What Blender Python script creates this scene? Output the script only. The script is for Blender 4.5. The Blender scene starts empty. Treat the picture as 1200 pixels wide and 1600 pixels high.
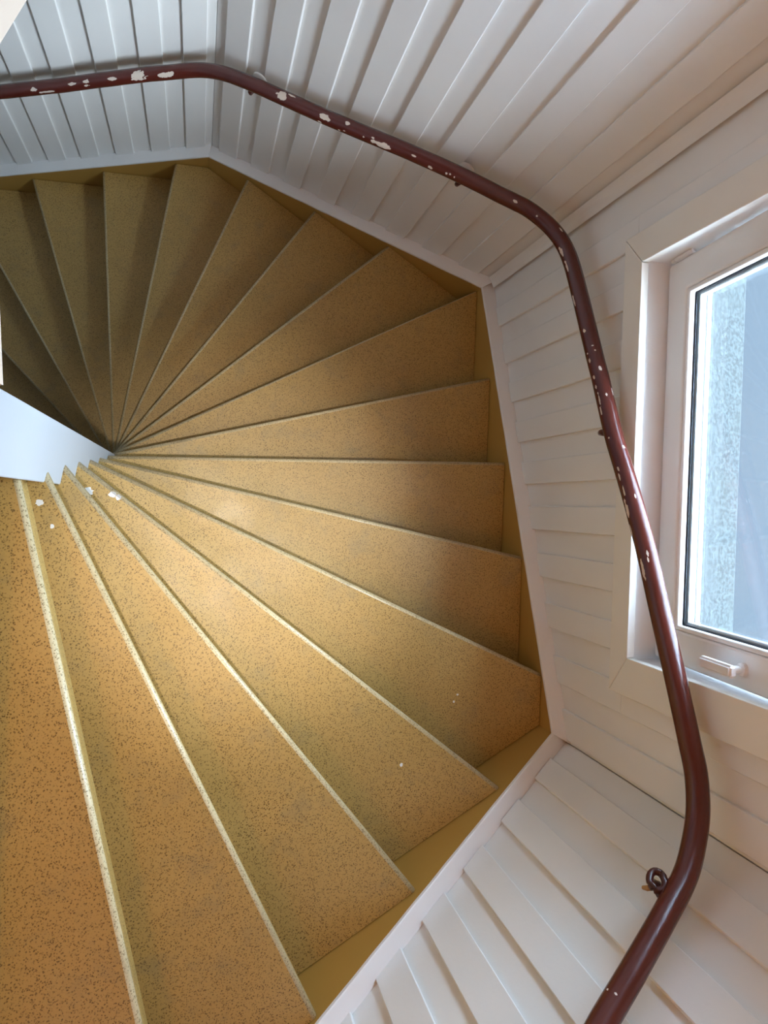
import bpy, bmesh, math, random
from mathutils import Vector, Matrix, noise as mnoise

# ------------------------------------------------------------------ camera, world, lights, exposure
sc = bpy.context.scene
COL = sc.collection
OZ = 4.837                      # the camera hangs 4.837 m above the lowest floor

cam_d = bpy.data.cameras.new('camera')
cam = bpy.data.objects.new('camera', cam_d)
COL.objects.link(cam)
cam_d.sensor_fit = 'VERTICAL'
cam_d.sensor_height = 36.0
cam_d.lens = 25.017
cam_d.clip_start = 0.02
cam.matrix_world = Matrix(((0.967514, 0.003443, -0.252796, 0.0),
                           (0.0, 0.999907, 0.013619, 0.0),
                           (0.252819, -0.013177, 0.967424, OZ),
                           (0, 0, 0, 1)))
sc.camera = cam

sc.view_settings.view_transform = 'Standard'
sc.view_settings.look = 'None'
sc.view_settings.gamma = 1.0
sc.view_settings.use_curve_mapping = False
sc.view_settings.exposure = 0.74

SUN_E, SUN_AZ, SUN_EL = 5.6, 48.0, 37.0
world = bpy.data.worlds.new('overcast_sky')
sc.world = world
world.use_nodes = True
bg = world.node_tree.nodes['Background']
bg.inputs[0].default_value = (0.58, 0.77, 1.0, 1)
bg.inputs[1].default_value = 17.0

sun_d = bpy.data.lights.new('hazy_sun', 'SUN')
sun_d.energy = SUN_E
sun_d.angle = math.radians(24)
sun_d.color = (0.80, 0.90, 1.0)
sun = bpy.data.objects.new('hazy_sun', sun_d); COL.objects.link(sun)
sun_dir = Vector((-math.cos(math.radians(SUN_AZ))*math.cos(math.radians(SUN_EL)), math.sin(math.radians(SUN_AZ))*math.cos(math.radians(SUN_EL)), -math.sin(math.radians(SUN_EL))))
sun.rotation_euler = sun_dir.to_track_quat('-Z', 'Y').to_euler()

LAMP_POS = (-0.55, -0.95, OZ + 1.05)
LAMP_WATTS = 13.0
SPOT_POS, SPOT_AIM, SPOT_WATTS = (0.20, -0.30, OZ + 1.33), (0.16, -0.06, OZ - 2.4), 205.0
LAMP_COL = (1.0, 0.38, 0.08)

# ------------------------------------------------------------------ plan of the stairwell
WA = [math.radians(a) for a in (-61.4353, -2.1852, 57.1059, 89.7227)]
WO = [1.2292, 1.1755, 1.4515, 1.6938]
RISE = 0.185
def wn(i): return Vector((math.cos(WA[i]), math.sin(WA[i])))
def wt(i): return Vector((-math.sin(WA[i]), math.cos(WA[i])))
def line_x(n1, o1, n2, o2):
    det = n1[0]*n2[1] - n1[1]*n2[0]
    return Vector(((o1*n2[1]-o2*n1[1])/det, (n1[0]*o2-n2[0]*o1)/det))
XL, YB = -1.75, -1.5
NORMALS = [wn(0), wn(1), wn(2), wn(3), Vector((-1, 0)), Vector((0, -1))]
OFFS = WO + [-XL, -YB]
def corner(i, d=0.0):           # corner between wall i and wall i+1, pushed out by d
    j = (i+1) % 6
    return line_x(NORMALS[i], OFFS[i]+d, NORMALS[j], OFFS[j]+d)
def poly(d=0.0): return [corner(i, d) for i in range(6)]
POLY0 = poly()
def P3(i, s, d, z):             # wall coordinates -> world
    p = wt(i)*s + wn(i)*(WO[i]+d)
    return Vector((p.x, p.y, z+OZ))
def end_s(i, far, d):           # where wall i ends, at depth d, against its neighbour
    j = (i+1) % 6 if far else (i-1) % 6
    return wt(i).dot(line_x(NORMALS[i], OFFS[i]+d, NORMALS[j], OFFS[j]+(d if j < 4 else 0.0005)))
# top line of the string board on every wall: z = a*s + b
ZC, ZA, ZB = -2.150, -2.930, -3.608
def sline(i, s):
    if i == 0: return ZC - 0.4803*(s-0.6365)
    if i == 1: return ZC + (ZA-ZC)*(s+0.731)/(0.990+0.731)
    if i == 2: return ZA + (ZB-ZA)*(s+0.505)/(0.874+0.505)
    return ZB - 0.4784*(s+0.046)

# ------------------------------------------------------------------ helpers
def link(name, me, mat=None, parent=None):
    o = bpy.data.objects.new(name, me)
    COL.objects.link(o)
    if mat is not None and me is not None:
        for m in (mat if isinstance(mat, (list, tuple)) else [mat]): me.materials.append(m)
    if parent is not None: o.parent = parent
    return o
def mesh_obj(name, vs, fs, mat, parent=None, bevel=0.0, smooth=False):
    bm = bmesh.new()
    bv = [bm.verts.new(v) for v in vs]
    for f in fs: bm.faces.new([bv[k] for k in f])
    bmesh.ops.recalc_face_normals(bm, faces=bm.faces[:])
    if bevel: bmesh.ops.bevel(bm, geom=bm.edges[:], offset=bevel, segments=2, profile=0.5, affect='EDGES')
    return bm_obj(name, bm, mat, parent, smooth)
def bm_obj(name, bm, mat, parent=None, smooth=False):
    me = bpy.data.meshes.new(name)
    bm.to_mesh(me); bm.free()
    if smooth:
        for p in me.polygons: p.use_smooth = True
    return link(name, me, mat, parent)
HEXF = [(0,1,2,3), (7,6,5,4), (0,4,5,1), (1,5,6,2), (2,6,7,3), (3,7,4,0)]
def hexa(name, v8, mat, parent=None, bevel=0.0):
    return mesh_obj(name, v8, HEXF, mat, parent, bevel)
def box_v(fn, a0, a1, b0, b1, c0, c1):
    return [fn(a0,b0,c0), fn(a1,b0,c0), fn(a1,b1,c0), fn(a0,b1,c0), fn(a0,b0,c1), fn(a1,b0,c1), fn(a1,b1,c1), fn(a0,b1,c1)]
def prism(name, outline, z0, z1, mat, parent=None, bevel=0.0):
    n = len(outline)
    vs = [Vector((p[0], p[1], z0)) for p in outline] + [Vector((p[0], p[1], z1)) for p in outline]
    fs = [tuple(range(n)), tuple(range(n, 2*n))] + [(k, (k+1) % n, n+(k+1) % n, n+k) for k in range(n)]
    return mesh_obj(name, vs, fs, mat, parent, bevel)
def empty(name, loc=(0, 0, 0)):
    o = bpy.data.objects.new(name, None)
    COL.objects.link(o); o.location = loc
    o.empty_display_size = 0.1
    return o
def tag(o, label, cat=None, kind=None, group=None):
    o['label'] = label
    if cat: o['category'] = cat
    if kind: o['kind'] = kind
    if group: o['group'] = group
    return o
def tube(bm, pts, rad, seg=12, closed_ends=True):
    rings = []
    for k, p in enumerate(pts):
        p = Vector(p)
        t = (Vector(pts[min(k+1, len(pts)-1)]) - Vector(pts[max(k-1, 0)])).normalized()
        a = Vector((0, 0, 1)) if abs(t.z) < 0.9 else Vector((1, 0, 0))
        u = t.cross(a).normalized(); v = u.cross(t)
        r = rad[k] if isinstance(rad, (list, tuple)) else rad
        rings.append([bm.verts.new(p + (u*math.cos(x) + v*math.sin(x))*r) for x in [2*math.pi*q/seg for q in range(seg)]])
    for a, b in zip(rings, rings[1:]):
        for q in range(seg): bm.faces.new((a[q], a[(q+1) % seg], b[(q+1) % seg], b[q]))
    if closed_ends:
        bm.faces.new(rings[0][::-1]); bm.faces.new(rings[-1])
    bmesh.ops.recalc_face_normals(bm, faces=bm.faces[:])

# ------------------------------------------------------------------ materials
def new_mat(name, color, rough=0.5, spec=0.5):
    m = bpy.data.materials.new(name); m.use_nodes = True
    b = m.node_tree.nodes['Principled BSDF']
    b.inputs['Base Color'].default_value = (*color, 1)
    b.inputs['Roughness'].default_value = rough
    b.inputs['Specular IOR Level'].default_value = spec
    return m, m.node_tree, b
def node(nt, kind, **kw):
    n = nt.nodes.new(kind)
    for k, v in kw.items():
        if k.startswith('i_'): n.inputs[k[2:].replace('_', ' ')].default_value = v
        else: setattr(n, k, v)
    return n
def pos(nt): return node(nt, 'ShaderNodeNewGeometry').outputs['Position']
def ramp(nt, fac, stops):
    r = node(nt, 'ShaderNodeValToRGB')
    e = r.color_ramp.elements
    while len(e) < len(stops): e.new(0.5)
    for el, (p, c) in zip(e, stops):
        el.position = p; el.color = (*c, 1) if len(c) == 3 else c
    nt.links.new(fac, r.inputs[0])
    return r.outputs[0]
def mixc(nt, fac, a, b, blend='MIX'):
    m = node(nt, 'ShaderNodeMix', data_type='RGBA', blend_type=blend)
    if isinstance(fac, float): m.inputs[0].default_value = fac
    else: nt.links.new(fac, m.inputs[0])
    for idx, x in ((6, a), (7, b)):
        if isinstance(x, tuple): m.inputs[idx].default_value = (*x, 1)
        else: nt.links.new(x, m.inputs[idx])
    return m.outputs[2]
def noise_tex(nt, scale, detail=3.0, rough=0.55, vec=None):
    n = node(nt, 'ShaderNodeTexNoise')
    n.inputs['Scale'].default_value = scale; n.inputs['Detail'].default_value = detail; n.inputs['Roughness'].default_value = rough
    nt.links.new(vec if vec is not None else pos(nt), n.inputs['Vector'])
    return n.outputs['Fac']
def bump(nt, b, h, strength, dist):
    n = node(nt, 'ShaderNodeBump')
    n.inputs['Strength'].default_value = strength; n.inputs['Distance'].default_value = dist
    nt.links.new(h, n.inputs['Height']); nt.links.new(n.outputs[0], b.inputs['Normal'])

def paint(name, color, rough=0.42, var=0.04, spec=0.4):
    m, nt, b = new_mat(name, color, rough, spec)
    f = noise_tex(nt, 3.5, 4)
    c2 = tuple(x*(1-var*2) for x in color)
    nt.links.new(mixc(nt, f, c2, color), b.inputs['Base Color'])
    bump(nt, b, noise_tex(nt, 90, 3), 0.12, 0.002)
    return m
M_WALL = paint('wall_paint', (0.865, 0.85, 0.825), 0.40)
M_TRIM = paint('trim_paint', (0.87, 0.86, 0.845), 0.38)
M_CASE = paint('casing_paint', (0.86, 0.83, 0.765), 0.40)
M_NEWEL = paint('newel_paint', (0.50, 0.52, 0.535), 0.35)
M_CEIL = paint('ceiling_paint', (0.87, 0.86, 0.83), 0.6)
M_FASCIA = paint('landing_paint', (0.74, 0.58, 0.45), 0.5)
M_PVC, _, _ = new_mat('window_plastic', (0.84, 0.84, 0.84), 0.28, 0.5)
M_STRING = paint('ochre_paint', (0.48, 0.275, 0.062), 0.36, 0.05)
M_GASKET, _, _ = new_mat('rubber_gasket', (0.012, 0.014, 0.02), 0.5)
M_SPACER, _, sb_ = new_mat('metal_spacer', (0.72, 0.77, 0.80), 0.3); sb_.inputs['Metallic'].default_value = 0.6

SPLASH = [(-0.286, 0.030, -2.0623, 0.012), (-0.225, 0.0207, -2.0623, 0.010), (-0.21, 0.014, -2.0623, 0.008), (-0.3343, -0.0002, -1.6923, 0.008),
          (-0.3089, -0.0521, -1.6923, 0.005), (0.593, -0.7952, -2.0623, 0.006), (0.8434, -0.6468, -2.2473, 0.005), (0.83, -0.67, -2.2473, 0.004)]
def lino(name, worn):
    m, nt, b = new_mat(name, (0.5, 0.35, 0.14), 0.42, 0.5)
    L = nt.links
    v1 = node(nt, 'ShaderNodeTexVoronoi'); v1.inputs['Scale'].default_value = 235.0; v1.inputs['Randomness'].default_value = 1.0
    wob = noise_tex(nt, 160, 2)
    off = node(nt, 'ShaderNodeVectorMath', operation='MULTIPLY_ADD')
    comb = node(nt, 'ShaderNodeCombineXYZ')
    for q in range(3): L.new(wob, comb.inputs[q])
    L.new(comb.outputs[0], off.inputs[0]); off.inputs[1].default_value = (0.006, 0.006, 0.006); L.new(pos(nt), off.inputs[2])
    L.new(off.outputs[0], v1.inputs['Vector'])
    speck = ramp(nt, v1.outputs['Distance'], [(0.26, (1, 1, 1)), (0.52, (0, 0, 0))])
    some = ramp(nt, noise_tex(nt, 210, 2), [(0.42, (0, 0, 0)), (0.54, (1, 1, 1))])
    sp = mixc(nt, 1.0, speck, some, 'MULTIPLY')
    big = noise_tex(nt, 4.0, 4)
    if worn:
        base = mixc(nt, big, (0.54, 0.42, 0.22), (0.64, 0.52, 0.31)); dark = (0.22, 0.15, 0.06)
    else:
        base = mixc(nt, big, (0.40, 0.242, 0.064), (0.49, 0.312, 0.098)); dark = (0.135, 0.072, 0.017)
    col = mixc(nt, sp, base, dark)
    grime = ramp(nt, noise_tex(nt, 9.0, 5, 0.65), [(0.54, (0, 0, 0)), (0.72, (1, 1, 1))])
    gm = node(nt, 'ShaderNodeMath', operation='MULTIPLY'); L.new(grime, gm.inputs[0]); gm.inputs[1].default_value = 0.35
    col = mixc(nt, gm.outputs[0], col, (0.22, 0.17, 0.09))
    # dried drops of white wall paint
    acc = None
    jit = noise_tex(nt, 120, 3)
    for (x, y, z, r) in SPLASH:
        dn = node(nt, 'ShaderNodeVectorMath', operation='DISTANCE')
        L.new(pos(nt), dn.inputs[0]); dn.inputs[1].default_value = (x, y, z+OZ)
        ad = node(nt, 'ShaderNodeMath', operation='MULTIPLY_ADD'); L.new(jit, ad.inputs[0]); ad.inputs[1].default_value = r*1.6; L.new(dn.outputs['Value'], ad.inputs[2])
        lt = node(nt, 'ShaderNodeMath', operation='LESS_THAN'); L.new(ad.outputs[0], lt.inputs[0]); lt.inputs[1].default_value = r*1.7
        if acc is None: acc = lt.outputs[0]
        else:
            mx = node(nt, 'ShaderNodeMath', operation='MAXIMUM'); L.new(acc, mx.inputs[0]); L.new(lt.outputs[0], mx.inputs[1]); acc = mx.outputs[0]
    col = mixc(nt, acc, col, (0.75, 0.75, 0.74))
    L.new(col, b.inputs['Base Color'])
    rr = ramp(nt, noise_tex(nt, 6, 3), [(0.3, (0.36, 0.36, 0.36)), (0.7, (0.5, 0.5, 0.5))])
    if worn: b.inputs['Roughness'].default_value = 0.34
    else: L.new(rr, b.inputs['Roughness'])
    bump(nt, b, noise_tex(nt, 260, 2), 0.15, 0.0015)
    return m
M_LINO = lino('speckled_linoleum', False)
M_NOSE = lino('worn_linoleum', True)

def rail_mat():
    m, nt, b = new_mat('oxblood_gloss_paint', (0.10, 0.020, 0.013), 0.24, 0.5)
    at = node(nt, 'ShaderNodeAttribute', attribute_name='chip')
    f = ramp(nt, at.outputs['Fac'], [(0.46, (0, 0, 0)), (0.54, (1, 1, 1))])
    base = mixc(nt, noise_tex(nt, 14, 4), (0.070, 0.012, 0.008), (0.105, 0.020, 0.013))
    L = nt.links
    L.new(mixc(nt, f, base, (0.66, 0.55, 0.46)), b.inputs['Base Color'])
    L.new(ramp(nt, at.outputs['Fac'], [(0.46, (0.24, 0.24, 0.24)), (0.54, (0.7, 0.7, 0.7))]), b.inputs['Roughness'])
    inv = node(nt, 'ShaderNodeMath', operation='SUBTRACT'); inv.inputs[0].default_value = 1.0; L.new(f, inv.inputs[1])
    bump(nt, b, inv.outputs[0], 0.4, 0.001)
    return m
M_RAIL = rail_mat()
M_BRACKET, _, _ = new_mat('bracket_brown_paint', (0.06, 0.013, 0.010), 0.3)
M_PLUG, _, _ = new_mat('raw_wood_plug', (0.42, 0.25, 0.10), 0.7)

def glass_mat():
    m = bpy.data.materials.new('window_glass'); m.use_nodes = True
    nt = m.node_tree; nt.nodes.clear()
    out = node(nt, 'ShaderNodeOutputMaterial'); mix = node(nt, 'ShaderNodeMixShader')
    tr = node(nt, 'ShaderNodeBsdfTransparent'); tr.inputs[0].default_value = (0.985, 0.995, 0.995, 1)
    gl = node(nt, 'ShaderNodeBsdfGlossy'); gl.inputs['Roughness'].default_value = 0.02
    ge = node(nt, 'ShaderNodeNewGeometry'); dt = node(nt, 'ShaderNodeVectorMath', operation='DOT_PRODUCT')
    nt.links.new(ge.outputs['Normal'], dt.inputs[0]); nt.links.new(ge.outputs['Incoming'], dt.inputs[1])
    ab = node(nt, 'ShaderNodeMath', operation='ABSOLUTE'); nt.links.new(dt.outputs['Value'], ab.inputs[0])
    om = node(nt, 'ShaderNodeMath', operation='SUBTRACT'); om.inputs[0].default_value = 1.0; nt.links.new(ab.outputs[0], om.inputs[1])
    pw = node(nt, 'ShaderNodeMath', operation='POWER'); nt.links.new(om.outputs[0], pw.inputs[0]); pw.inputs[1].default_value = 5.0
    fr = node(nt, 'ShaderNodeMath', operation='MULTIPLY_ADD'); nt.links.new(pw.outputs[0], fr.inputs[0]); fr.inputs[1].default_value = 0.96; fr.inputs[2].default_value = 0.04
    nt.links.new(fr.outputs[0], mix.inputs[0]); nt.links.new(tr.outputs[0], mix.inputs[1]); nt.links.new(gl.outputs[0], mix.inputs[2])
    nt.links.new(mix.outputs[0], out.inputs[0])
    return m
M_GLASS = glass_mat()
def concrete():
    m, nt, b = new_mat('pale_speckled_concrete', (0.6, 0.6, 0.58), 0.9)
    f = ramp(nt, noise_tex(nt, 95, 3, 0.75), [(0.44, (0.007, 0.0092, 0.009)), (0.56, (0.027, 0.034, 0.033))])
    g = mixc(nt, ramp(nt, noise_tex(nt, 9, 4), [(0.5, (0, 0, 0)), (0.75, (0.6, 0.6, 0.6))]), f, (0.014, 0.018, 0.014))
    nt.links.new(g, b.inputs['Base Color'])
    return m
M_CONC = concrete()
M_YARD, _nt, _b = new_mat('pale_courtyard', (0.42, 0.46, 0.50), 0.9)
_nt.links.new(mixc(_nt, noise_tex(_nt, 0.8, 4), (0.0036, 0.0060, 0.0080), (0.0046, 0.0072, 0.0094)), _b.inputs['Base Color'])
M_OUT, _, _ = new_mat('outer_render', (0.7, 0.7, 0.68), 0.9)

# ------------------------------------------------------------------ the shell
ZTOP, ZBOT = 1.40, -4.837            # ceiling and lowest floor, relative to the camera
WALL_NAMES = ['wall_near', 'wall_right', 'wall_back', 'wall_left', 'wall_far_left', 'wall_front']
WALL_LABELS = ['white boarded wall at lower right below the window', 'white boarded wall with the window in it',
               'white boarded wall rising behind the upper bend of the stair', 'bluish white boarded wall at upper left',
               'white wall closing the landing side', 'white wall closing the near side']
OPEN_S0, OPEN_S1, OPEN_Z0, OPEN_Z1 = -0.425, 0.758, -1.812, -0.428
BACK = 0.070
DIN = [BACK]*4 + [0.002]*2
inner = [line_x(NORMALS[i], OFFS[i]+DIN[i], NORMALS[(i+1) % 6], OFFS[(i+1) % 6]+DIN[(i+1) % 6]) for i in range(6)]
outer = poly(0.30)
walls = []
for i in range(6):
    j = (i-1) % 6
    a, b_, c, d_ = inner[j], inner[i], outer[i], outer[j]
    if i != 1:
        vs = [Vector((p.x, p.y, z+OZ)) for z in (ZBOT-0.15, ZTOP+0.1) for p in (a, b_, c, d_)]
        w = hexa(WALL_NAMES[i], vs, M_WALL)
    else:
        bm = bmesh.new()
        sa, sb2 = wt(1).dot(a), wt(1).dot(b_)
        sd, sc2 = wt(1).dot(d_), wt(1).dot(c)
        for (s0, s1, t0, t1, z0, z1) in ((sa, sb2, sd, sc2, ZBOT-0.15, OPEN_Z0), (sa, sb2, sd, sc2, OPEN_Z1, ZTOP+0.1),
                                         (sa, OPEN_S0, sd, OPEN_S0, OPEN_Z0, OPEN_Z1), (OPEN_S1, sb2, OPEN_S1, sc2, OPEN_Z0, OPEN_Z1)):
            v = [P3(1, s0, BACK, z0), P3(1, s1, BACK, z0), P3(1, t1, 0.30, z0), P3(1, t0, 0.30, z0),
                 P3(1, s0, BACK, z1), P3(1, s1, BACK, z1), P3(1, t1, 0.30, z1), P3(1, t0, 0.30, z1)]
            bv = [bm.verts.new(x) for x in v]
            for f in HEXF: bm.faces.new([bv[q] for q in f])
        bmesh.ops.recalc_face_normals(bm, faces=bm.faces[:])
        w = bm_obj(WALL_NAMES[1], bm, M_WALL)
    tag(w, WALL_LABELS[i], kind='structure')
    walls.append(w)

# boards: every second one stands proud of its neighbours
def board(parent, i, s0, s1, proud, zt, zb=None, ragged=0.0):
    front = 0.0465 if proud else 0.058
    rear = 0.0585 if proud else 0.0695
    ch = 0.0022
    prof = [(s0, rear), (s0, front+ch), (s0+ch, front), (s1-ch, front), (s1, front+ch), (s1, rear)]
    vs = []
    for (s, d) in prof:
        z = (sline(i, s)+0.001+ragged) if zb is None else zb
        vs.append(P3(i, s, d, z))
    for (s, d) in prof: vs.append(P3(i, s, d, zt))
    n = len(prof)
    fs = [tuple(range(n)), tuple(range(n, 2*n))] + [(k, (k+1) % n, n+(k+1) % n, n+k) for k in range(n)]
    return mesh_obj('board', vs, fs, M_WALL, parent)
PROUD = {
 0: [(-0.90, -0.815), (-0.725, -0.64), (-0.55, -0.462), (-0.375, -0.286), (-0.201, -0.111), (-0.030, 0.061), (0.140, 0.227), (0.317, 0.406), (0.493, 0.583)],
 1: [(-0.750, -0.656), (-0.576, -0.487), (-0.398, -0.314), (-0.225, -0.140), (-0.055, 0.032), (0.116, 0.204), (0.284, 0.370), (0.454, 0.540), (0.627, 0.714), (0.801, 0.889)],
 2: [(-0.460, -0.370), (-0.285, -0.198), (-0.113, -0.022), (0.059, 0.148), (0.231, 0.321), (0.409, 0.498), (0.577, 0.672), (0.750, 0.845)],
 3: [(-0.030, 0.059), (0.136, 0.227), (0.312, 0.401), (0.484, 0.576), (0.652, 0.742), (0.826, 0.908), (1.000, 1.088), (1.172, 1.262), (1.346, 1.434), (1.52, 1.608)],
}
random.seed(4)
LAP = 0.004
for i in range(4):
    e0 = end_s(i, False, 0.058); e1 = end_s(i, True, 0.058)
    spans, cur = [], e0
    for (a, b_) in PROUD[i]:
        a2, b2 = max(a, e0+0.001), min(b_, e1-0.001)
        if a2 - cur > 0.004: spans.append((cur, a2, False))
        spans.append((a2, b2, True)); cur = b2
    if e1 - cur > 0.004: spans.append((cur, e1, False))
    for (a, b_, pr) in spans:
        if not pr: a, b_ = a-LAP if a > e0+0.01 else a, b_+LAP if b_ < e1-0.01 else b_
        rg = random.uniform(0.0, 0.004) if pr else 0.0
        if i == 1 and b_ > -0.505 and a < 0.815:
            if a < -0.44 or b_ > 0.775:           # boards that run on past the side of the window
                board(walls[i], i, a, b_, pr, -1.84, None, rg)
                ca, cb = (a, min(b_, -0.44)) if a < -0.44 else (max(a, 0.775), b_)
                board(walls[i], i, ca, cb, pr, -0.40, -1.839)
                board(walls[i], i, a, b_, pr, ZTOP, -0.399)
            else:
                board(walls[i], i, a, b_, pr, -1.84, None, rg)
                board(walls[i], i, a, b_, pr, ZTOP, -0.40)
        else:
            board(walls[i], i, a, b_, pr, ZTOP, None, rg)

# quarter-round strip in the corner left of the window
bm = bmesh.new()
cA = corner(1, 0.046); n1, n2 = wn(1), wn(2)
u1, u2 = -wt(1), wt(2)
prof = [cA] + [cA + u1*(0.028*math.cos(t)) + u2*(0.028*math.sin(t)) + (n1+n2)*0.005*math.sin(2*t) for t in [k*math.pi/2/6 for k in range(7)]]
zb = ZA + 0.015
vs = [Vector((p.x, p.y, zb+OZ)) for p in prof] + [Vector((p.x, p.y, ZTOP+OZ)) for p in prof]
n = len(prof)
t1 = mesh_obj('trim_1', vs, [tuple(range(n)), tuple(range(n, 2*n))] + [(k, (k+1) % n, n+(k+1) % n, n+k) for k in range(n)], M_WALL)
tag(t1, 'narrow white corner moulding between window wall and back wall', kind='structure')

ceil = prism('ceiling', [tuple(p) for p in poly(0.28)], OZ+ZTOP, OZ+ZTOP+0.12, M_CEIL)
tag(ceil, 'pale ceiling above the stairwell', kind='structure')
flo = prism('floor', [tuple(p) for p in poly(0.28)], OZ+ZBOT-0.12, OZ+ZBOT, M_LINO)
tag(flo, 'speckled floor at the foot of the stair', kind='structure')

# ------------------------------------------------------------------ the staircase
AX = Vector((-0.3864, 0.1254)); TANG = 0.0361; A0, DA = -78.7773, 13.1096
def nose(k):
    a = math.radians(A0 + DA*k); d = Vector((math.cos(a), math.sin(a))); n = Vector((-d.y, d.x))
    return AX + n*TANG, d, n
def zk(k): return -(8.1477+k)*RISE
def hit(p, d):
    best = (9, -1)
    for i in range(6):
        q = NORMALS[i].dot(d)
        if q > 1e-6:
            t = (OFFS[i]-0.0025-NORMALS[i].dot(p))/q
            if t < best[0]: best = (t, i)
    return best
stair = empty('winding_staircase', (AX.x, AX.y, OZ+ZBOT))
tag(stair, 'winding staircase with speckled ochre winder treads around a white newel', 'staircase')
stair_inv = Matrix.Translation((-AX.x, -AX.y, -(OZ+ZBOT)))
def under_stair(o):
    o.parent = stair; o.matrix_parent_inverse = stair_inv
    return o
TH = 0.031
for k in range(-2, 18):
    p, d, n = nose(k); p0, d0, n0 = nose(k-1)
    pb = p0 - n0*0.035
    t, wi = hit(p, d); tb, wb = hit(pb, d0)
    out_f, out_b = p+d*t, pb+d0*tb
    mids = []
    w_ = wi
    while w_ != wb:
        w_ = (w_-1) % 6
        mids.append(line_x(NORMALS[w_], OFFS[w_]-0.0025, NORMALS[(w_+1) % 6], OFFS[(w_+1) % 6]-0.0025))
    outline = [p+d*0.02, out_f] + mids + [out_b, pb+d0*0.02]
    bm = bmesh.new()
    zt = zk(k)+OZ
    top = [bm.verts.new((q.x, q.y, zt)) for q in outline]
    bot = [bm.verts.new((q.x, q.y, zt-TH)) for q in outline]
    m_ = len(outline)
    bm.faces.new(top); bm.faces.new(bot[::-1])
    for q in range(m_): bm.faces.new((top[q], bot[q], bot[(q+1) % m_], top[(q+1) % m_]))
    bmesh.ops.recalc_face_normals(bm, faces=bm.faces[:])
    bm.edges.ensure_lookup_table()
    fe = [e for e in bm.edges if set(e.verts) in ({top[0], top[1]}, {bot[0], bot[1]})]
    r = bmesh.ops.bevel(bm, geom=fe, offset=0.0112, segments=5, profile=0.5, affect='EDGES', material=1)
    for f in r['faces']: f.smooth = True
    o = bm_obj('tread', bm, [M_LINO, M_NOSE], None)
    under_stair(o)
    # riser set back under the nosing, standing on the next tread down
    pr = p - n*0.026; prb = p - n*0.040
    ta, _ = hit(pr, d); tb2, _ = hit(prb, d)
    vs = [pr+d*0.03, pr+d*ta, prb+d*tb2, prb+d*0.03]
    o = prism('riser', [tuple(v) for v in vs], zt-RISE+0.0005, zt-TH-0.0005, M_LINO)
    under_stair(o)

# outer string boards (ochre) with a white painted top edge
for i in range(4):
    s_a0 = end_s(i, False, 0.0); s_b0 = end_s(i, True, 0.0)
    s_a1 = end_s(i, False, 0.056); s_b1 = end_s(i, True, 0.056)
    # stair runs downwards with growing s
    vs = []
    for (s0, s1, d) in ((s_a0, s_b0, 0.0), (s_a1, s_b1, 0.056)):
        for s in (s0, s1):
            vs.append(P3(i, s, d, sline(i, s)-0.34 if i != 3 else max(sline(i, s)-0.34, ZBOT)))
            vs.append(P3(i, s, d, sline(i, s)-0.010))
    a0, a1, b0, b1, c0, c1, d0_, d1_ = vs
    o = mesh_obj('string_board', [a0, b0, d0_, c0, a1, b1, d1_, c1], HEXF, M_STRING)
    under_stair(o)
    # top edge: a thin slightly uneven strip of white paint and filler
    bm = bmesh.new()
    N_ = 48
    rows = []
    for q in range(N_+1):
        t = q/N_
        sF = s_a0 + (s_b0-s_a0)*t; sB = s_a1 + (s_b1-s_a1)*t
        wv = 0.0012*mnoise.noise(Vector((sF*14, i*7.3, 0)))
        zf = sline(i, sF)
        row = [P3(i, sF, -0.0015+wv, zf-0.011), P3(i, sF, -0.0015+wv, zf-0.001), P3(i, sF, 0.0015+wv, zf+0.001), P3(i, sB, 0.0575, sline(i, sB)+0.0015), P3(i, sB, 0.0575, sline(i, sB)-0.011)]
        rows.append([bm.verts.new(v) for v in row])
    for ra, rb in zip(rows, rows[1:]):
        for q in range(5): bm.faces.new((ra[q], ra[(q+1) % 5], rb[(q+1) % 5], rb[q]))
    bm.faces.new(rows[0]); bm.faces.new(rows[-1])
    bmesh.ops.recalc_face_normals(bm, faces=bm.faces[:])
    o = bm_obj('string_cap', bm, M_TRIM)
    o['label'] = 'white painted top edge of the string board'
    under_stair(o)

# square white newel post
NW = [Vector((-0.325, 0.043)), Vector((-0.297, 0.178)), Vector((-0.432, 0.206)), Vector((-0.460, 0.071))]
o = prism('newel_post', [tuple(v) for v in NW], OZ+ZBOT, OZ+0.06, M_NEWEL, bevel=0.003)
o['label'] = 'smooth white square newel post'
under_stair(o)
cen = sum(NW, Vector((0, 0)))/4
o = prism('newel_cap', [tuple(cen+(v-cen)*1.18) for v in NW], OZ+0.06, OZ+0.085, M_NEWEL, bevel=0.006)
under_stair(o)

# upper landing whose cream edge shows in the top left corner
p3_, d3, n3 = nose(-3)
t3, w3_ = hit(p3_, d3)
e3 = p3_+d3*t3
land = [(-0.299, 0.186), (-0.303, 0.310), (-0.345, 0.520), (-0.300, 0.724), (-0.261, 0.799)]
dd = Vector((0.46, 0.89)).normalized()
q0 = Vector(land[-1]); th, _ = hit(q0, dd)
q1 = q0+dd*th
land += [tuple(q1), tuple(POLY0[2] + Vector((0, -0.002))), tuple(POLY0[3]+Vector((0.002, -0.002))), tuple(POLY0[4]+Vector((0.002, 0.002)))]
land += [tuple(e3), tuple(p3_+d3*0.05 + Vector((-0.09, -0.02))), (-0.466, 0.075), (-0.437, 0.212), (-0.31, 0.186)]
lo = prism('floor_landing', land, OZ-1.25, OZ-0.955, M_FASCIA)
tag(lo, 'cream painted edge of the upper landing at the top left corner', kind='structure')

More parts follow.
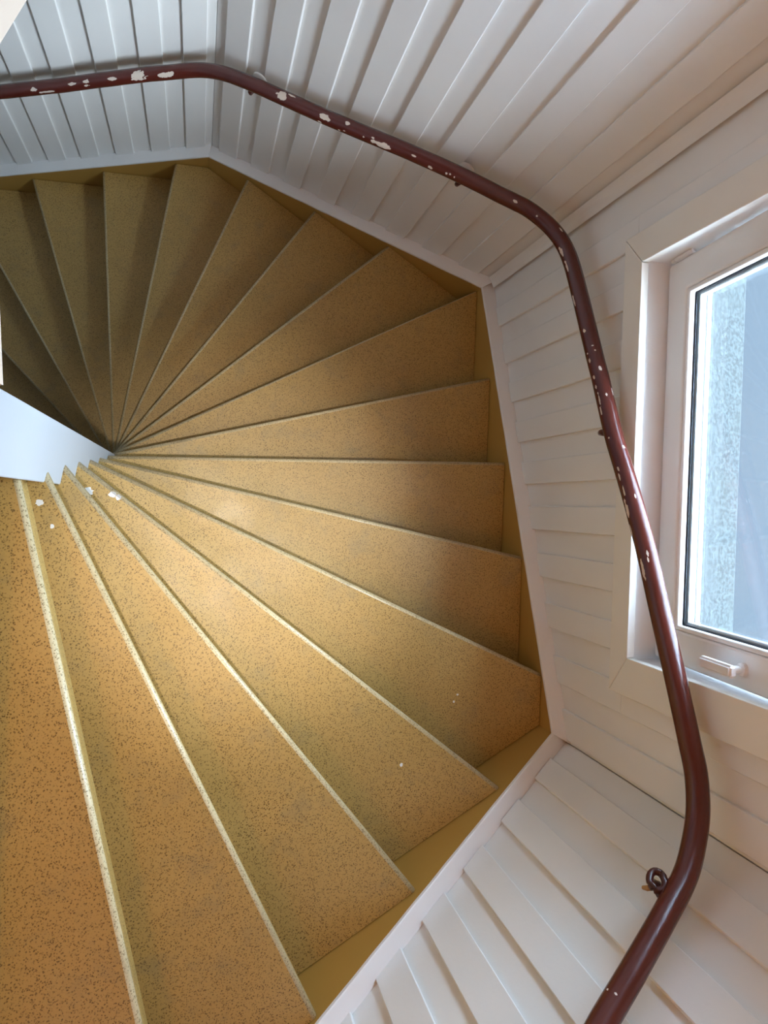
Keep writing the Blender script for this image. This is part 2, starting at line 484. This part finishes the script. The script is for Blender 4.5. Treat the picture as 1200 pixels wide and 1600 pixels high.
# ------------------------------------------------------------------ handrail
RAIL = [(0.418,-1.138,-0.997),(0.462,-1.114,-1.021),(0.506,-1.090,-1.045),(0.550,-1.066,-1.069),(0.594,-1.042,-1.093),(0.638,-1.018,-1.117),(0.681,-0.994,-1.141),(0.725,-0.970,-1.166),(0.769,-0.947,-1.188),(0.813,-0.923,-1.209),(0.857,-0.899,-1.231),(0.901,-0.875,-1.253),(0.945,-0.851,-1.276),(0.989,-0.827,-1.299),(1.030,-0.798,-1.323),(1.064,-0.762,-1.348),(1.092,-0.720,-1.371),(1.111,-0.674,-1.394),(1.122,-0.626,-1.416),(1.124,-0.576,-1.437),(1.126,-0.526,-1.458),(1.128,-0.476,-1.480),(1.130,-0.426,-1.502),(1.132,-0.376,-1.525),(1.134,-0.326,-1.548),(1.136,-0.276,-1.571),(1.138,-0.226,-1.593),(1.140,-0.176,-1.615),(1.142,-0.126,-1.638),(1.143,-0.076,-1.662),(1.145,-0.026,-1.688),(1.147,0.024,-1.715),(1.149,0.074,-1.743),(1.151,0.124,-1.772),(1.153,0.174,-1.801),(1.155,0.224,-1.826),(1.157,0.274,-1.849),(1.159,0.324,-1.872),(1.161,0.374,-1.895),(1.162,0.424,-1.919),(1.164,0.474,-1.943),(1.166,0.524,-1.967),(1.168,0.573,-1.990),(1.170,0.623,-2.014),(1.172,0.673,-2.039),(1.174,0.723,-2.064),(1.176,0.773,-2.091),(1.173,0.823,-2.117),(1.162,0.872,-2.143),(1.142,0.917,-2.169),(1.113,0.958,-2.194),(1.078,0.994,-2.218),(1.037,1.022,-2.239),(0.995,1.049,-2.260),(0.953,1.077,-2.280),(0.911,1.104,-2.300),(0.869,1.131,-2.321),(0.827,1.158,-2.343),(0.785,1.185,-2.367),(0.743,1.212,-2.391),(0.701,1.240,-2.417),(0.659,1.267,-2.444),(0.617,1.294,-2.470),(0.575,1.321,-2.497),(0.533,1.348,-2.523),(0.491,1.375,-2.549),(0.449,1.402,-2.575),(0.407,1.430,-2.600),(0.365,1.457,-2.624),(0.323,1.484,-2.647),(0.281,1.511,-2.671),(0.239,1.538,-2.694),(0.197,1.565,-2.719),(0.155,1.593,-2.748),(0.113,1.620,-2.779),(0.069,1.643,-2.811),(0.021,1.658,-2.840),(-0.028,1.664,-2.865),(-0.078,1.664,-2.887),(-0.128,1.664,-2.908),(-0.178,1.665,-2.930),(-0.228,1.665,-2.953),(-0.278,1.665,-2.977),(-0.328,1.665,-3.002),(-0.378,1.666,-3.027),(-0.428,1.666,-3.052),(-0.478,1.666,-3.077),(-0.528,1.666,-3.102),(-0.578,1.667,-3.125),(-0.628,1.667,-3.149),(-0.678,1.667,-3.171),(-0.728,1.667,-3.194),(-0.778,1.668,-3.217),(-0.828,1.668,-3.240),(-0.878,1.668,-3.264),(-0.928,1.668,-3.287),(-0.978,1.669,-3.311),(-1.028,1.669,-3.334),(-1.078,1.669,-3.358)]
CHIPS = [(4.032,124,0.0297,0.0173),(3.932,140,0.0271,0.0086),(3.908,132,0.0098,0.0074),(4.128,124,0.0175,0.0062),(4.232,119,0.0126,0.0063),(4.288,124,0.0177,0.0051),(4.236,152,0.0126,0.0038),(4.444,132,0.0141,0.0064),(4.400,164,0.0384,0.0038),(3.460,112,0.0187,0.0152),(3.428,80,0.0163,0.0035),(3.284,128,0.0230,0.0104),(3.304,184,0.0116,0.0046),(3.200,104,0.0091,0.0057),(3.064,156,0.0338,0.0090),(3.096,156,0.0113,0.0057),(3.228,184,0.0046,0.0035),(3.208,168,0.0057,0.0034),(3.132,152,0.0045,0.0034),(3.100,132,0.0068,0.0034),(2.948,136,0.0089,0.0033),(2.888,168,0.0100,0.0055),(2.828,156,0.0055,0.0044),(2.816,148,0.0044,0.0033),(2.800,156,0.0033,0.0033),(2.588,119,0.0086,0.0043),(2.592,116,0.0043,0.0043),(2.500,132,0.0043,0.0032),(2.412,84,0.0084,0.0021),(2.344,168,0.0209,0.0052),(2.284,168,0.0227,0.0041),(2.160,184,0.0221,0.0040),(2.044,156,0.0059,0.0039),(1.988,124,0.0029,0.0029),(1.972,116,0.0029,0.0019),(1.972,172,0.0029,0.0029),(1.948,168,0.0077,0.0038),(1.912,112,0.0085,0.0047),(1.892,168,0.0066,0.0038),(1.860,168,0.0075,0.0019),(1.820,164,0.0233,0.0028),(1.784,172,0.0185,0.0028),(1.828,112,0.0056,0.0019),(1.840,59,0.0131,0.0028),(1.668,84,0.0045,0.0036),(1.704,160,0.0036,0.0027),(1.612,160,0.0071,0.0027),(1.592,168,0.0106,0.0026),(1.552,164,0.0157,0.0026),(1.508,180,0.0311,0.0052),(1.452,196,0.0171,0.0026),(1.412,212,0.0170,0.0025),(1.348,172,0.0249,0.0050),(1.384,124,0.0100,0.0025),(1.368,128,0.0083,0.0025),(1.532,108,0.0086,0.0017),(0.396,192,0.0024,0.0018),(0.396,152,0.0030,0.0018)]
RR = 0.0262
EXT = 11                          # the rail runs on up the near wall
pts = [Vector(RAIL[0]) + Vector((-0.0439, -0.0239, 0.0240))*k for k in range(EXT, 0, -1)] + [Vector(p) for p in RAIL]
# dense resampling with Catmull-Rom
dense = []
STEP = 12
for q in range(len(pts)-1):
    a, b_, c, d_ = pts[max(q-1, 0)], pts[q], pts[q+1], pts[min(q+2, len(pts)-1)]
    for w_ in range(STEP):
        t = w_/STEP
        dense.append(0.5*((2*b_) + (c-a)*t + (2*a-5*b_+4*c-d_)*t*t + (3*b_-a-3*c+d_)*t**3))
dense.append(pts[-1])
plan_l = [0.05*q/STEP - 0.05*EXT for q in range(len(dense))]
SEG = 64
bm = bmesh.new()
lay = bm.verts.layers.float.new('chip')
rings = []
frames = []
for q, c in enumerate(dense):
    t = (dense[min(q+1, len(dense)-1)] - dense[max(q-1, 0)]).normalized()
    out = Vector((t.y, -t.x, 0)).normalized(); up = out.cross(t)
    frames.append((c, t, out, up))
    near = [ch for ch in CHIPS if abs(ch[0]-plan_l[q]) < ch[2]*1.9+0.006]
    ring = []
    for w_ in range(SEG):
        ph = 2*math.pi*w_/SEG
        v = bm.verts.new(c + (out*math.cos(ph)+up*math.sin(ph))*RR + Vector((0, 0, OZ)))
        val = 0.0
        for (l, a, hl, hw) in near:
            da_ = (math.degrees(ph)-a+180) % 360 - 180
            ex, ey = (plan_l[q]-l)*1.1/max(hl, 0.003), math.radians(da_)*RR/max(hw, 0.0026)
            if abs(ey) > 2.2: continue
            nz = 0.55*mnoise.noise(Vector((plan_l[q]*95, ph*RR*120, l*31))) + 0.3*mnoise.noise(Vector((plan_l[q]*260, ph*RR*300, l*31)))
            g = 1.0 - (math.sqrt(ex*ex+ey*ey)-1.0+nz)*1.2 - 0.5
            val = max(val, min(1.0, max(0.0, g)))
        v[lay] = val
        ring.append(v)
    rings.append(ring)
for a, b_ in zip(rings, rings[1:]):
    for q in range(SEG): bm.faces.new((a[q], a[(q+1) % SEG], b_[(q+1) % SEG], b_[q]))
bm.faces.new(rings[0]); bm.faces.new(rings[-1][::-1])
bmesh.ops.recalc_face_normals(bm, faces=bm.faces[:])
hr = empty('handrail', tuple(pts[0]+Vector((0, 0, OZ))))
tag(hr, 'dark red-brown round handrail with chipped paint bending along the white walls', 'handrail')
hr_inv = Matrix.Translation(-(pts[0]+Vector((0, 0, OZ))))
def under_rail(o):
    o.parent = hr; o.matrix_parent_inverse = hr_inv
    return o
under_rail(bm_obj('rail_bar', bm, M_RAIL, None, True))

def bracket(l, wall, loop):
    q = min(range(len(dense)), key=lambda x: abs(plan_l[x]-l))
    c, t, out, up = frames[q]
    c = c + Vector((0, 0, OZ))
    dist = WO[wall] + 0.046 - wn(wall).dot(c.xy)
    n3_ = Vector((wn(wall).x, wn(wall).y, 0))
    z = Vector((0, 0, 1))
    foot = c + n3_*dist - z*0.020
    bm = bmesh.new()
    path = [c - up*(RR-0.006), c - z*(RR+0.030), c - z*(RR+0.046) + n3_*0.006, c - z*(RR+0.052) + n3_*0.022, foot - z*0.050 - n3_*0.02, foot - z*0.050 - n3_*0.002]
    tube(bm, path, 0.0088, 12)
    o = under_rail(bm_obj('bracket', bm, M_BRACKET, None, True))
    o['label'] = 'small brown iron rail bracket'
    # saddle screwed to the underside of the rail
    bm = bmesh.new()
    sad = [c - z*(RR+0.001) + t*x for x in (-0.028, -0.02, 0.0, 0.02, 0.028)]
    tube(bm, sad, [0.003, 0.007, 0.008, 0.007, 0.003], 10)
    under_rail(bm_obj('bracket_saddle', bm, M_BRACKET, None, True))
    # round plate on the wall
    bm = bmesh.new()
    side = n3_.cross(z).normalized()
    ctr = foot - z*0.050
    prev = None
    rg = []
    for (dd_, rr_) in ((0.0, 0.030), (0.004, 0.030), (0.007, 0.026), (0.008, 0.012)):
        rg.append([bm.verts.new(ctr - n3_*(dd_-0.0005) + (side*math.cos(x)+z*math.sin(x))*rr_) for x in [2*math.pi*k/24 for k in range(24)]])
    for a, b_ in zip(rg, rg[1:]):
        for k in range(24): bm.faces.new((a[k], a[(k+1) % 24], b_[(k+1) % 24], b_[k]))
    bm.faces.new(rg[0][::-1]); bm.faces.new(rg[-1])
    bmesh.ops.recalc_face_normals(bm, faces=bm.faces[:])
    under_rail(bm_obj('wall_plate', bm, M_TRIM, None, True))
    if loop:
        bm = bmesh.new()
        base = c - z*(RR+0.020) - n3_*0.012
        loop_pts = [base + t*(0.020*math.cos(x)) - z*(0.000+0.018*math.sin(x)) - n3_*(0.004+0.008*math.sin(x)) for x in [2*math.pi*k/20 for k in range(21)]]
        tube(bm, loop_pts, 0.0082, 12)
        o = under_rail(bm_obj('bracket_hook', bm, M_BRACKET, None, True))
        bm = bmesh.new()
        pk = c - z*(RR+0.030) - n3_*0.010 - t*0.030
        tube(bm, [pk + t*0.012, pk - z*0.010 + t*0.002, pk - z*0.022 - t*0.004], [0.007, 0.006, 0.004], 6)
        o = under_rail(bm_obj('wood_plug', bm, M_PLUG))
        o['label'] = 'splinter of bare wood under the bracket'
for (l, wl, lp) in ((0.628, 0, True), (1.732, 1, False), (2.780, 2, False), (3.600, 2, False)): bracket(l, wl, lp)

# ------------------------------------------------------------------ window
win = empty('window_1', tuple(P3(1, 0.17, 0.05, -1.79)))
tag(win, 'white tilted plastic window with cream casing in the boarded wall', kind='structure')
win_inv = Matrix.Translation(-P3(1, 0.17, 0.05, -1.79))
def under_win(o):
    o.parent = win; o.matrix_parent_inverse = win_inv
    return o
f1 = lambda s, d, z: P3(1, s, d, z)
CI = (-0.399, 0.731, -1.783, -0.455)     # inner edge of the casing
CO = (-0.510, 0.822, -1.870, -0.365)     # outer edge
G = 0.0014
def casing(q, d0=0.022, d1=0.0455):
    a = [(CO[0], CO[2]), (CO[1], CO[2]), (CO[1], CO[3]), (CO[0], CO[3])]
    b_ = [(CI[0], CI[2]), (CI[1], CI[2]), (CI[1], CI[3]), (CI[0], CI[3])]
    r = (q+1) % 4
    o0, o1, i1, i0 = Vector(a[q]), Vector(a[r]), Vector(b_[r]), Vector(b_[q])
    u = (o1-o0).normalized()*G
    pts2 = [o0+u, o1-u, i1-u, i0+u]
    vs = [f1(p.x, d1, p.y) for p in pts2] + [f1(p.x, d0, p.y) for p in pts2]
    under_win(mesh_obj('casing_board', vs, HEXF, M_CASE, None, 0.0022))
for q in range(4): casing(q)
# jamb liners
JI = (-0.405, 0.738, -1.790, -0.448)
under_win(hexa('window_board', box_v(f1, JI[0]-0.018, JI[1]+0.018, 0.030, 0.24, JI[2]-0.02, JI[2]), M_TRIM))
under_win(hexa('head_liner', box_v(f1, JI[0]-0.018, JI[1]+0.018, 0.030, 0.24, JI[3], JI[3]+0.018), M_TRIM))
under_win(hexa('jamb_liner', box_v(f1, JI[0]-0.018, JI[0], 0.030, 0.24, JI[2]+0.0005, JI[3]-0.0005), M_TRIM))
under_win(hexa('jamb_liner', box_v(f1, JI[1], JI[1]+0.018, 0.030, 0.24, JI[2]+0.0005, JI[3]-0.0005), M_TRIM))
def ring_frame(name, fn, so, si, d0, d1, mat, bevel=0.003):
    bm = bmesh.new()
    def rect(r, d): return [bm.verts.new(fn(x, d, z)) for (x, z) in ((r[0], r[2]), (r[1], r[2]), (r[1], r[3]), (r[0], r[3]))]
    A, B_, C_, D_ = rect(so, d0), rect(si, d0), rect(si, d1), rect(so, d1)
    for q in range(4):
        r = (q+1) % 4
        for X, Y in ((A, B_), (B_, C_), (C_, D_), (D_, A)):
            bm.faces.new((X[q], X[r], Y[r], Y[q]))
    bmesh.ops.recalc_face_normals(bm, faces=bm.faces[:])
    if bevel: bmesh.ops.bevel(bm, geom=bm.edges[:], offset=bevel, segments=3, profile=0.5, affect='EDGES')
    return bm_obj(name, bm, mat)
under_win(ring_frame('window_frame', f1, (-0.404, 0.737, -1.789, -0.449), (-0.368, 0.701, -1.753, -0.485), 0.188, 0.238, M_PVC))
# the sash leans into the room, hinged along its lower edge
TILT = math.radians(5.3); HZ, HD = -1.787, 0.113
def fs_(s, d, z):
    dz, dd_ = z-HZ, d-HD
    return P3(1, s, HD + dd_*math.cos(TILT) - dz*math.sin(TILT), HZ + dz*math.cos(TILT) + dd_*math.sin(TILT))
SO = (-0.394, 0.7405-0.0125, -1.784, -0.470)
SI = (-0.302, 0.640, -1.694, -0.562)
sash = under_win(ring_frame('sash', fs_, SO, SI, 0.113, 0.176, M_PVC, 0.006))
sash['label'] = 'white plastic sash leaning inwards'
def sub(o):
    o.parent = sash; o.matrix_parent_inverse = sash.matrix_parent_inverse
    return o
def sub_(o):
    o.parent = sash
    return o
GI = (-0.288, 0.626, -1.680, -0.576)
sub_(ring_frame('glazing_bead', fs_, (SI[0]+0.0006, SI[1]-0.0006, SI[2]+0.0006, SI[3]-0.0006), GI, 0.116, 0.134, M_PVC, 0.004))
sub_(ring_frame('gasket', fs_, (SI[0]+0.002, SI[1]-0.002, SI[2]+0.002, SI[3]-0.002), (GI[0]+0.0035, GI[1]-0.0035, GI[2]+0.0035, GI[3]-0.0035), 0.1345, 0.1375, M_GASKET, 0))
PANE = (SI[0]+0.003, SI[1]-0.003, SI[2]+0.003, SI[3]-0.003)
for d0 in (0.138, 0.160): sub_(hexa('pane', box_v(fs_, PANE[0], PANE[1], d0, d0+0.004, PANE[2], PANE[3]), M_GLASS))
sub_(ring_frame('spacer_bar', fs_, (PANE[0]+0.001, PANE[1]-0.001, PANE[2]+0.001, PANE[3]-0.001), (PANE[0]+0.021, PANE[1]-0.021, PANE[2]+0.021, PANE[3]-0.021), 0.1425, 0.1595, M_SPACER, 0))
sub_(ring_frame('outer_gasket', fs_, (SI[0]+0.002, SI[1]-0.002, SI[2]+0.002, SI[3]-0.002), (GI[0]+0.002, GI[1]-0.002, GI[2]+0.002, GI[3]-0.002), 0.1645, 0.170, M_GASKET, 0))
# hinge block at the lower corner
bm = bmesh.new()
for (z0, z1, d0, d1, s0, s1) in ((-1.762, -1.744, 0.104, 0.124, 0.7285, 0.7375), (-1.742, -1.672, 0.103, 0.125, 0.7285, 0.7375)):
    bv = [bm.verts.new(x) for x in box_v(fs_, s0, s1, d0, d1, z0, z1)]
    for f in HEXF: bm.faces.new([bv[q] for q in f])
bmesh.ops.recalc_face_normals(bm, faces=bm.faces[:])
bmesh.ops.bevel(bm, geom=bm.edges[:], offset=0.002, segments=2, affect='EDGES')
tube(bm, [fs_(0.733, 0.108, -1.674), fs_(0.733, 0.108, -1.662)], 0.0045, 12)
sub_(bm_obj('hinge', bm, M_PVC))
# lever handle on the other stile
bm = bmesh.new()
tube(bm, [fs_(-0.345, 0.1135, -1.395), fs_(-0.345, 0.104, -1.395), fs_(-0.345, 0.100, -1.395)], [0.016, 0.0155, 0.012], 20)
tube(bm, [fs_(-0.345, 0.101, -1.395), fs_(-0.345, 0.068, -1.395)], 0.009, 16)
hv = box_v(fs_, -0.3600, -0.3310, 0.056, 0.076, -1.490, -1.368)
bv = [bm.verts.new(x) for x in hv]
nf = [bm.faces.new([bv[q] for q in f]) for f in HEXF]
bmesh.ops.recalc_face_normals(bm, faces=bm.faces[:])
bmesh.ops.bevel(bm, geom=list({e for f in nf for e in f.edges}), offset=0.0055, segments=3, affect='EDGES')
sub_(bm_obj('window_handle', bm, M_PVC))

# ------------------------------------------------------------------ outside the window
es = hexa('outside_ledge', [f1(-1.2, 0.301, -1.98), f1(1.6, 0.301, -1.98), f1(1.6, 0.455, -1.98), f1(-1.2, 0.455, -1.98),
                            f1(-1.2, 0.301, -1.826), f1(1.6, 0.301, -1.826), f1(1.6, 0.455, -1.870), f1(-1.2, 0.455, -1.870)], M_CONC, None, 0.005)
tag(es, 'pale speckled concrete ledge outside the window', 'ledge')
under_win(hexa('outer_sill', [f1(-0.424, 0.2385, -1.8115), f1(0.757, 0.2385, -1.8115), f1(0.757, 0.3005, -1.8115), f1(-0.424, 0.3005, -1.8115),
                             f1(-0.424, 0.2385, -1.800), f1(0.757, 0.2385, -1.800), f1(0.757, 0.3005, -1.8105), f1(-0.424, 0.3005, -1.8105)], M_CONC))
ev = hexa('added_eave', box_v(f1, -1.3, 1.7, 0.301, 0.80, -0.16, -0.04), M_OUT)  # unseen overhang added to keep high sky light off the sill
tag(ev, 'unseen eave added above the window to block the high sky', kind='structure')
gr = hexa('ground', [Vector(v) for v in ((1.6, -12, -0.3), (30, -12, -0.3), (30, 14, -0.3), (1.6, 14, -0.3), (1.6, -12, -0.15), (30, -12, -0.15), (30, 14, -0.15), (1.6, 14, -0.15))], M_YARD)
tag(gr, 'pale blue-grey ground seen far below through the window', kind='structure')

# daylight comes in through the window opening (portal only guides the sampling of the sky)
pl = bpy.data.lights.new('window_portal', 'AREA'); pl.shape = 'RECTANGLE'; pl.size = 1.14; pl.size_y = 1.34
pl.cycles.is_portal = True
po = bpy.data.objects.new('window_portal', pl); COL.objects.link(po)
x_ = Vector((wt(1).x, wt(1).y, 0)); z_ = Vector((wn(1).x, wn(1).y, 0)); y_ = z_.cross(x_)
mw = Matrix((x_, y_, z_)).transposed().to_4x4(); mw.translation = P3(1, 0.167, 0.26, -1.12)
po.matrix_world = mw

# ------------------------------------------------------------------ ceiling lamp over the landing steps
lamp = empty('ceiling_lamp', (LAMP_POS[0], LAMP_POS[1], OZ+ZTOP))
tag(lamp, 'small warm ceiling lamp above the top steps', 'lamp')
def lathe(name, prof, c, mat, seg=32):
    bm = bmesh.new()
    rg = [[bm.verts.new((c[0]+r*math.cos(x), c[1]+r*math.sin(x), c[2]+z)) for x in [2*math.pi*k/seg for k in range(seg)]] for (r, z) in prof]
    for a, b_ in zip(rg, rg[1:]):
        for k in range(seg): bm.faces.new((a[k], a[(k+1) % seg], b_[(k+1) % seg], b_[k]))
    bm.faces.new(rg[0]); bm.faces.new(rg[-1])
    bmesh.ops.recalc_face_normals(bm, faces=bm.faces[:])
    return bm_obj(name, bm, mat, None, True)
lc = (LAMP_POS[0], LAMP_POS[1], OZ+ZTOP)
l_inv = Matrix.Translation((-lc[0], -lc[1], -lc[2]))
for o in (lathe('lamp_base', [(0.06, 0.0), (0.06, -0.02), (0.03, -0.03), (0.02, -0.10), (0.001, -0.10)], lc, M_TRIM),
          lathe('lamp_shade', [(0.025, -0.095), (0.08, -0.14), (0.10, -0.19), (0.097, -0.19), (0.077, -0.143), (0.022, -0.10)], lc, M_TRIM)):
    o.parent = lamp; o.matrix_parent_inverse = l_inv
ld = bpy.data.lights.new('warm_bulb', 'POINT'); ld.energy = LAMP_WATTS; ld.color = LAMP_COL; ld.shadow_soft_size = 0.05
lo_ = bpy.data.objects.new('warm_bulb', ld); COL.objects.link(lo_)
lo_.location = LAMP_POS

# unseen spot with a ceiling ring, added to brighten the middle treads
dl = empty('added_spot', (SPOT_POS[0], SPOT_POS[1], OZ+ZTOP))
tag(dl, 'small white unseen ceiling spot added to brighten the middle treads', 'lamp')
dc = (SPOT_POS[0], SPOT_POS[1], OZ+ZTOP)
o = lathe('added_spot_ring', [(0.055, 0.0), (0.055, -0.006), (0.042, -0.008), (0.040, -0.002), (0.001, -0.002)], dc, M_TRIM)
o.parent = dl; o.matrix_parent_inverse = Matrix.Translation((-dc[0], -dc[1], -dc[2]))
sd = bpy.data.lights.new('added_spot_light', 'SPOT'); sd.energy = SPOT_WATTS; sd.color = (1.0, 0.93, 0.82); sd.shadow_soft_size = 0.04
sd.spot_size = math.radians(23); sd.spot_blend = 1.0
so_ = bpy.data.objects.new('added_spot_light', sd); COL.objects.link(so_)
so_.location = SPOT_POS
so_.rotation_euler = (Vector(SPOT_AIM)-Vector(SPOT_POS)).to_track_quat('-Z', 'Y').to_euler()
